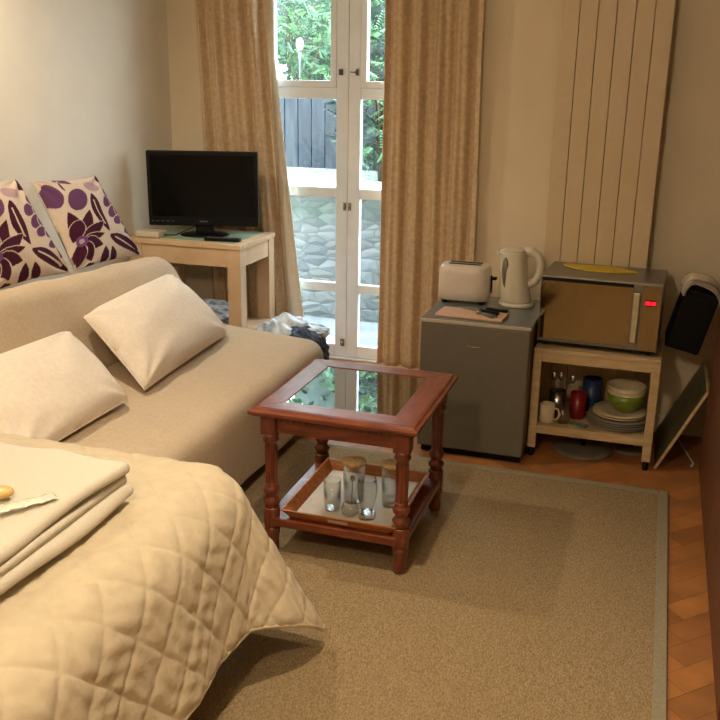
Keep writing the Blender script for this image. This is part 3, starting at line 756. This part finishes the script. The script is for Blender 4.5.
# ================================================================== FRIDGE
fg = thing('mini_fridge', (-.688, 4.01, 0), 'small silver grey fridge standing beside the right curtain', 'fridge')
MB().box(-.235, .235, -.225, .25, .03, .60, bev=.006).build('cabinet', m_fridge, fg)
MB().box(-.238, .238, -.272, -.229, .035, .612, bev=.008).build('door', m_fridge, fg)
MB().box(-.241, .241, -.272, .253, .6135, .626, bev=.003).build('worktop', m_fridgetop, fg)
MB().box(-.2415, .2415, -.281, -.2725, .6135, .628, bev=.002).build('front_trim', m_fridget, fg)
MB().box(-.225, .225, -.24, -.21, .0, .03).build('plinth', m_black, fg)
for x in (-.2, .2): MB().lathe([(.018, 0), (.018, .03)], x, .22, 12).build('foot', m_black, fg)
bd = MB().tube([(-.026, -.2735, .525), (-.02, -.2735, .519), (0, -.2735, .517), (.02, -.2735, .519), (.026, -.2735, .526)], .0022, 8)
bd.tube([(-.026, -.2735, .525), (-.012, -.2735, .522), (-.004, -.2735, .524), (.006, -.2735, .521), (.014, -.2735, .524)], .0014, 6).build('badge', m_metal, fg)

# toaster
FT = .6265
to = thing('toaster', (-.815, 4.12, FT), 'pale two slice toaster on the fridge top', 'toaster', rz=.02)
def sup(w_, d_, z, n=40, e=3.2, cx=0, cy=0):
    out = []
    for k in range(n):
        a = 2*PI*k/n; c_, s_ = math.cos(a), math.sin(a)
        out.append((cx+w_/2*math.copysign(abs(c_)**(2/e), c_), cy+d_/2*math.copysign(abs(s_)**(2/e), s_), z))
    return out
MB().loft([sup(.218, .125, .012), sup(.238, .142, .02), sup(.242, .148, .06), sup(.24, .148, .14), sup(.232, .14, .163), sup(.215, .122, .175), sup(.19, .1, .179)]).build('body', m_toast, to)
for y in (-.022, .024): MB().box(-.075, .075, y-.011, y+.011, .176, .1805).build('slot', m_black, to)
lv = MB().box(.120, .127, -.006, .006, .05, .13).build('lever_track', m_black, to)
MB().box(.127, .148, -.016, .016, .112, .124, bev=.003).build('lever', m_black, lv)
for x in (-.085, .085):
    for y in (-.045, .045): MB().lathe([(.012, 0), (.014, .013)], x, y, 12).build('foot', m_black, to)
# kettle
ke = thing('kettle', (-.572, 4.13, FT), 'cream jug kettle with side window on the fridge top, beside the microwave', 'kettle'); ke.scale = (1.14, 1.14, 1.06)
MB().loft([sup(.135, .12, 0, e=2.4), sup(.142, .126, .004, e=2.4), sup(.14, .124, .018, e=2.4)]).build('base', m_cream, ke)
def kr(cx, w_, d_, z): return sup(w_, d_, z, e=2.3, cx=cx)
MB().loft([kr(-.004, .122, .112, .019), kr(-.006, .126, .118, .03), kr(-.012, .118, .116, .09), kr(-.018, .110, .11, .15), kr(-.022, .108, .104, .20), kr(-.024, .112, .10, .228), kr(-.024, .114, .098, .236)]).build('body', m_cream, ke)
MB().loft([kr(-.020, .10, .09, .2365), kr(-.018, .094, .084, .244), kr(-.014, .06, .05, .249)]).build('lid', m_cream, ke)
MB().loft([[(-.075, -.025, .205), (-.075, .025, .205), (-.09, .012, .235), (-.09, -.012, .235)], [(-.078, -.028, .236), (-.078, .028, .236), (-.093, .013, .239), (-.093, -.013, .239)]], smooth=False).build('spout', m_cream, ke, bevel=.004)
hp = [(.022, 0, .236), (.05, 0, .238), (.074, 0, .222), (.087, 0, .185), (.084, 0, .145), (.068, 0, .112), (.046, 0, .098), (.03, 0, .098)]
MB().tube(hp, [.020, .021, .019, .018, .018, .019, .021, .022], 14).build('handle', m_cream, ke)
MB().loft([[(-.052+.014*math.cos(a)+dx-.05*(.145-.058*math.sin(a)-.145)*-1, -.0515+dy, .150+.066*math.sin(a)) for a in [2*PI*k/20 for k in range(20)]] for dx, dy in ((.008, .012), (.008, -.0005))]).build('water_window', m_kettlewin, ke)
# board, knives
cb = tag(MB().box(-.14, .16, -.075, .075, 0, .012, bev=.004).build('chopping_board', m_board, None, loc=(-.735, 3.862, FT), rot=(0, 0, -.05)), 'pinkish chopping board lying on the front of the fridge top', 'chopping board')
def knife(x, y, rz, lab, L=.12, hl=.1, z=.0125, mh=m_black):
    k = thing('kitchen_knife', (x, y, FT+z), lab, 'knife', rz=rz)
    MB().prism([(-L, .0), (-L*.6, -.010), (0, -.012), (0, .008), (-L*.7, .008)], 0.001, .0028).build('blade', m_metal, k)
    MB().box(0, hl, -.010, .009, 0, .014, bev=.005).build('handle', mh, k)
knife(-.70, 3.895, -.42, 'black handled knife pointing left across the chopping board')
knife(-.675, 3.928, -.12, 'dark handled knife behind the other on the chopping board', L=.12)
tg = thing('can_opener', (-.69, 3.85, FT+.0125), 'small metal opener with grey handles on the chopping board', 'can opener', rz=-.55)
MB().tube([(0, 0, .006), (.05, .008, .006), (.09, .01, .006)], .0055, 8).tube([(0, 0, .006), (.05, -.012, .006), (.09, -.018, .006)], .0055, 8).build('handle', m_grey, tg)
MB().lathe([(.012, 0), (.012, .012), (.006, .016)], -.005, 0, 16).build('wheel', m_metal, tg)

# ================================================================== CART
ct = thing('kitchen_trolley', (-.180, 4.055, 0), 'cream wooden trolley carrying the microwave between fridge and wardrobe', 'trolley')
HX, HY = .266, .19
MB().box(-HX, HX, -HY, HY, .488, .506, bev=.003).build('top', m_cartw, ct)
for sx_ in (-1, 1):
    for sy_ in (-1, 1):
        x = sx_*(HX-.018); y = sy_*(HY-.015)
        lg = MB().box(x-.018, x+.018, y-.014, y+.014, .042, .488).build('leg', m_cartw, ct, bevel=.002)
        MB().lathe([(.011, 0), (.013, .008), (.012, .042)], x, y, 14).build('rubber_foot', m_black, lg)
for (z0, z1) in ((.446, .488), (.112, .138)):
    for y in (-HY+.013, HY-.013): MB().box(-HX+.036, HX-.036, y-.009, y+.009, z0, z1).build('rail', m_cartw, ct, bevel=.0015)
    for x in (-HX+.014, HX-.014): MB().box(x-.008, x+.008, -HY+.03, HY-.03, z0, z1).build('rail', m_cartw, ct)
MB().box(-HX+.023, HX-.023, -HY+.004, HY-.022, .1385, .150).build('shelf', m_cartw, ct)
# microwave
mw = thing('microwave', (-.185, 4.08, .5065), 'silver microwave with mirrored door on top of the trolley', 'microwave', rz=math.radians(-2.5))
X, Y0, Y1, H0, H1 = .253, -.165, .175, .012, .312
MB().box(-X, X, Y0+.012, Y1, H0, H1, bev=.004).build('body', m_mwbody, mw)
MB().box(-X, X, Y0-.004, Y0+.0115, H0, H1-.002, bev=.002).build('fascia', m_mwbody, mw)
MB().box(-X+.006, .135, Y0-.0085, Y0-.0045, H0+.026, H1-.02).build('door_mirror', m_mirror, mw)
MB().box(-X+.006, .135, Y0-.0075, Y0-.0045, H1-.0195, H1-.006).build('door_top_strip', m_black, mw)
MB().box(.176, X-.004, Y0-.0078, Y0-.0045, H0+.012, H1-.008).build('control_panel', m_mirror, mw)
MB().box(-X+.006, X-.004, Y0-.0075, Y0-.0045, H0+.002, H0+.011).build('base_strip', m_black, mw)
MB().box(.140, .166, Y0-.034, Y0-.024, .06, .275, bev=.004).box(.147, .159, Y0-.025, Y0-.004, .08, .095).box(.147, .159, Y0-.025, Y0-.004, .24, .255).build('handle', mat('pale_handle_metal', (206, 196, 172), .35, metal=.5), mw)
dp = MB().box(.187, .233, Y0-.0095, Y0-.0079, .218, .245).build('display', m_redtint, mw)
seg = MB()
def digit(x, z, on):
    w_, h_, q = .0066, .014, .0018; y0 = Y0-.0104; y1 = Y0-.0096
    S_ = {'a': (0, w_, h_-q, h_), 'g': (0, w_, h_/2-q/2, h_/2+q/2), 'd': (0, w_, 0, q), 'f': (0, q, h_/2, h_), 'b': (w_-q, w_, h_/2, h_), 'e': (0, q, 0, h_/2), 'c': (w_-q, w_, 0, h_/2)}
    for c_ in on: a, b, c2, d2 = S_[c_]; seg.box(x+a, x+b, y0, y1, z+c2, z+d2)
for x in (.190, .1995, .213, .2225): digit(x, .2245, 'abcdef')
seg.box(.2084, .2102, Y0-.0104, Y0-.0096, .2285, .2305).box(.2084, .2102, Y0-.0104, Y0-.0096, .234, .236)
seg.build('digits', m_led, dp)
for x in (-.22, .22):
    for y in (-.13, .16): MB().lathe([(.014, 0), (.014, .0125)], x, y, 12).build('foot', m_black, mw)
yf = [(-.155, .012), (-.14, .030), (-.115, .026), (-.09, .022), (-.04, .034), (.02, .036), (.08, .028), (.13, .012), (.155, -.006), (.13, -.014), (.08, -.026), (.02, -.036), (-.04, -.036), (-.09, -.022), (-.12, -.010), (-.145, .0)]
tag(MB().prism([(a*1.08, b*1.9) for a, b in yf], 0, .006).build('trivet', m_yellow, None, loc=(-.215, 4.14, .5065+.3122), rot=(0, 0, -.12), bevel=.002), 'flat yellow fish shaped trivet lying on the microwave', 'trivet')

# crockery on the shelf
SZ = .1503
def plate_geo(mb, r, z): mb.lathe([(0, z), (r*.55, z), (r*.62, z+.003), (r, z+.012), (r*.985, z+.015), (r*.6, z+.006), (0, z+.005)], n=36, cap=False)
for k in range(6):
    p = MB(); r = .138 if k < 4 else .118; plate_geo(p, r, 0)
    lab = ['grey rimmed dinner plate at the bottom of the stack on the trolley', 'grey rimmed dinner plate second from the bottom of the trolley stack', 'grey rimmed dinner plate third from the bottom of the trolley stack',
           'largest top dinner plate just under the two smaller plates', 'smaller cream plate lower of the two under the bowls', 'smaller cream plate directly beneath the green bowl'][k]
    tag(p.build('plate', m_plate if k < 4 else m_china, None, loc=(-.066+random.uniform(-.004, .004), 4.02, SZ+k*.0105)), lab, 'plate', 'plates stacked on the trolley shelf')
def bowl(z, r, h, m_, lab):
    b = MB().lathe([(0, 0), (r*.5, 0), (r*.55, .006), (r*.85, h*.4), (r, h), (r*.96, h), (r*.80, h*.42), (r*.5, .012), (0, .010)], n=36, cap=False)
    tag(b.build('bowl', m_, None, loc=(-.045, 4.04, z)), lab, 'bowl', 'bowls stacked on the plates')
bowl(SZ+.0615, .086, .082, m_green, 'green bowl holding the cream bowls, on the plates')
bowl(SZ+.0765, .0855, .084, m_china, 'cream bowl nested inside the green bowl')
bowl(SZ+.0915, .085, .088, m_china, 'topmost cream bowl of the nested bowls')
def mug(x, y, r, h, m_, lab, name='mug', handle=True, rz=0):
    t = thing(name, (x, y, SZ), lab, 'mug' if handle else 'cup', rz=rz)
    MB().lathe([(0, 0), (r*.92, 0), (r, .006), (r, h), (r-.003, h), (r-.003, .008), (0, .006)], n=28, cap=False).build('body', m_, t)
    if handle: MB().tube([(r-.002, 0, h*.82), (r+.018, 0, h*.8), (r+.026, 0, h*.52), (r+.016, 0, h*.24), (r-.002, 0, h*.2)], .005, 10).build('handle', m_, t)
mug(-.375, 3.93, .034, .085, m_china, 'cream mug with handle at the front left of the trolley shelf', rz=-.3)
mug(-.305, 3.95, .034, .08, m_glassware, 'clear glass between the cream mug and red cup', 'drinking_glass', handle=False)
mug(-.25, 4.03, .036, .12, m_redmug, 'dark red cup standing left of the plates', 'cup', handle=False)
mug(-.345, 4.06, .038, .11, m_metal, 'metal utensil pot behind the cream mug', 'utensil_pot', handle=False)
mug(-.20, 4.17, .045, .15, m_blue, 'dark blue container behind the plates on the trolley', 'container', handle=False)
for k, (dx, dy, m_) in enumerate([(-.02, 0, m_metal), (.006, .012, m_metal), (.055, -.02, m_metal)]):
    s_ = thing('spoon', (-.345, 4.06, SZ+.0085), ['upright metal spoon at the left of the utensil pot', 'metal spoon leaning back in the utensil pot', 'metal spoon slanting right out of the utensil pot'][k], 'spoon', group='spoons in the utensil pot')
    MB().tube([(-dx*.3, 0, 0), (dx*.6, dy*.5, .11), (dx, dy, .15)], .002, 8).build('stem', m_, s_)
    MB().lathe([(0, -.02), (.010, -.014), (.013, 0), (.009, .014), (0, .02)], n=16, sy=.35, T=Matrix.Translation((dx*1.15, dy, .166))).build('bowl', m_, s_)
tag(MB().box(-.04, .04, -.022, .022, 0, .012, bev=.003).build('scourer', m_greenpack, None, loc=(-.235, 3.915, SZ), rot=(0, 0, -.35)), 'small green and pale pad lying at the front of the trolley shelf', 'scourer')
for (x, y, r, lab) in ((-.21, 4.02, .13, 'white rimmed pan lid lying on the floor under the trolley, left'), (.0, 4.09, .075, 'pan lid lying on the floor under the right of the trolley')):
    l_ = thing('pan_lid', (x, y, 0), lab, 'lid')
    MB().lathe([(0, .004), (r*.9, .004), (r, 0), (r+.004, .004), (r, .010), (r*.8, .014), (0, .024)], n=40, cap=False).build('rim', mat('lid_grey', (120, 112, 98), .3), l_)
    MB().lathe([(.01, .022), (.01, .034), (.018, .04), (.016, .048), (0, .05)], n=16).build('knob', m_black, l_)

# leaning board, black case, tea towel, cable
lb = thing('leaning_board', (.108, 4.09, .003), 'greenish board with pale edge leaning between trolley and wardrobe', 'board')
ang = math.atan2(.175, .372)
T = Matrix.Rotation(ang, 4, 'Y')
MB().box(-.004, .004, -.185, .27, .004, .415, T=T).build('panel', mat('olive_green_panel', (92, 92, 62), .45, var=.15, scale=9), lb)
MB().box(-.006, .006, -.193, -.1855, .002, .42, T=T).box(-.006, .006, .2705, .278, .002, .42, T=T).box(-.006, .006, -.193, .278, .4155, .424, T=T).build('edging', m_cartw, lb)
bc = thing('storage_case', (.168, 4.12, .515), 'black plastic case propped beside the microwave under the tea towel', 'case')
a2 = math.radians(13)
T = Matrix.Rotation(a2, 4, 'Y')
MB().box(-.078, .066, -.11, .11, .0, .27, bev=.008, T=T).build('body', m_black, bc)
MB().box(-.070, .058, -.116, -.1105, .02, .25, T=T).build('rim', m_black, bc)
tt = thing('tea_towel', (.222, 4.11, .795), 'striped grey and cream tea towel draped over the black case', 'tea towel')
P = np.zeros((40, 24, 3)); 
cols = np.zeros((40, 24, 4))
for i in range(40):
    u = i/39; 
    if u < .25: x, z = -.062-.004*math.sin(u*20), -.045+u*.25*1.0/.25*.30
    a = (u-.0)*1.0
    th_ = PI*(1-u); x = .078*math.cos(th_); z = .016*math.sin(th_)**.6-.05*abs(math.cos(th_))**4+.0
    for j in range(24):
        v = j/23; P[i, j] = (x*(1+.05*math.sin(v*7)), -.15+.26*v, z+.006*math.sin(v*11+u*4)-.3*x*1.0)
        st = 1.0 if (int(v*9+.3) % 3) else .42
        cols[i, j] = (st, st*.97, st*.95, 1)
grid_obj('cloth', P, mat('striped_tea_towel', (240, 228, 210), .95, var=.08, scale=80, attr='tone', spec=.05, bump=.4), tt, col=cols, solid=.012)
cbm = MB().tube([(.20, 4.30, .02), (.225, 4.22, .004), (.25, 4.12, .0035), (.272, 4.02, .0035), (.262, 3.98, .0035)], .0035, 8)
tag(cbm.build('power_cable', m_white), 'white cable on the floor by the foot of the wardrobe', 'cable')

# ================================================================== DESK + TV
dk = thing('side_table', (-2.415, 4.615, 0), 'pale pine side table in the corner under the television', 'table')
X0, X1, Y0_, Y1_ = -.345, .338, -.255, .222
tp = MB()
for k in range(3):
    a = X0+k*(X1-X0)/3; tp.box(a+.0006, a+(X1-X0)/3-.0006, Y0_, Y1_, .735, .760)
tp.build('tabletop', m_pine, dk, bevel=.002)
MB().box(X0+.02, X1-.06, Y0_+.05, Y1_-.02, .7602, .7625).build('glass_mat', mat('pale_green_mat', (176, 200, 176), .2, var=.03), dk)
for (x, y) in ((X0+.045, Y0_+.045), (X1-.045, Y0_+.045), (X0+.045, Y1_-.045), (X1-.045, Y1_-.045)):
    MB().box(x-.038, x+.038, y-.038, y+.038, 0, .735).build('leg', m_pine, dk, bevel=.003)
for a in ((X0+.083, X1-.083, Y0_+.012, Y0_+.034), (X0+.083, X1-.083, Y1_-.034, Y1_-.012), (X0+.012, X0+.034, Y0_+.083, Y1_-.083), (X1-.034, X1-.012, Y0_+.083, Y1_-.083)):
    MB().box(*a, .635, .735).build('apron', m_pine, dk, bevel=.002)
MB().box(X0+.012, X1-.012, Y0_+.083, Y1_-.083, .25, .268).build('shelf', m_pine, dk)
DZ = .763
tv = thing('television', (-2.395, 4.575, DZ), 'small black flat television on the pine side table', 'television', rz=math.radians(17.5))
W2, Z0, Z1 = .305, .055, .462
MB().box(-W2, W2, -.02, .022, Z0, Z1, bev=.006).build('bezel', m_black, tv)
MB().box(-.22, .22, .022, .06, Z0+.06, Z1-.08, bev=.012).build('rear_housing', m_black, tv)
MB().box(-W2+.022, W2-.022, -.0225, -.0202, Z0+.052, Z1-.022).build('screen', m_screen, tv)
MB().box(-.022, .022, -.0222, -.0202, Z0+.022, Z0+.029).build('badge', m_grey, tv)
for k in range(5): MB().box(-.29+k*.028, -.276+k*.028, -.0222, -.0202, Z0+.024, Z0+.028).build('button', m_grey, tv)
MB().box(-.05, .05, -.008, .03, .012, Z0+.02, bev=.006).build('neck', m_black, tv)
MB().lathe([(.135, 0), (.14, .004), (.125, .011), (.05, .016), (0, .017)], 0, .01, 40, sy=.68).build('base', m_black, tv)
rm = thing('remote_control', (-2.22, 4.445, DZ), 'slim black remote control in front of the television base', 'remote control', rz=.16)
MB().box(-.10, .10, -.021, .021, 0, .018, bev=.006).build('case', m_black, rm)
bt = MB()
for i in range(9):
    for j in range(3): bt.box(-.085+i*.016, -.076+i*.016, -.014+j*.011, -.008+j*.011, .0178, .0195)
bt.build('buttons', m_grey, rm)
rt = thing('set_top_box', (-2.655, 4.44, DZ), 'small white box at the left end of the pine table', 'router')
MB().box(-.075, .075, -.05, .05, 0, .032, bev=.008).build('case', m_cream, rt)
tag(MB().tube([(-2.578, 4.45, DZ+.01), (-2.54, 4.50, DZ+.004), (-2.51, 4.56, DZ+.02), (-2.46, 4.62, DZ+.05), (-2.43, 4.64, DZ+.09)], .003, 8).build('power_cable', m_black), 'thin black cable from the white box to the television', 'cable')
# crumpled bags
sb = thing('crumpled_bag', (-2.43, 4.50, .2685), 'crumpled blue grey plastic bag on the lower shelf of the side table', 'bag')
g = MB(); lump(g, (.06, .03, .06), (.17, .11, .065), 4, 3.2); g.build('bag', m_bagblue, sb)
bx = tag(MB().box(-.12, .12, -.04, .035, 0, .028, bev=.002).build('newspaper', m_paper, None, loc=(-2.36, 4.485, .0)), None, None)
bpy.data.objects.remove(bx)
fbag = thing('carrier_bag', (-1.88, 4.50, 0), 'white plastic carrier bag of clothes on the floor by the french doors', 'bag')
g = MB(); lump(g, (.02, 0, .16), (.17, .13, .17), 9, 2.6, 44); lump(g, (-.05, -.02, .20), (.11, .11, .12), 19, 3, 36); g.build('bag', m_bag, fbag)
g = MB(); lump(g, (.11, -.05, .225), (.105, .09, .085), 12, 4.5); lump(g, (.17, -.02, .16), (.07, .09, .11), 13, 4.5); g.build('clothes', m_bagdark, fbag)
g = MB(); lump(g, (.10, .02, .285), (.12, .08, .04), 22, 4.5); g.build('bag_flap', m_bag, fbag)
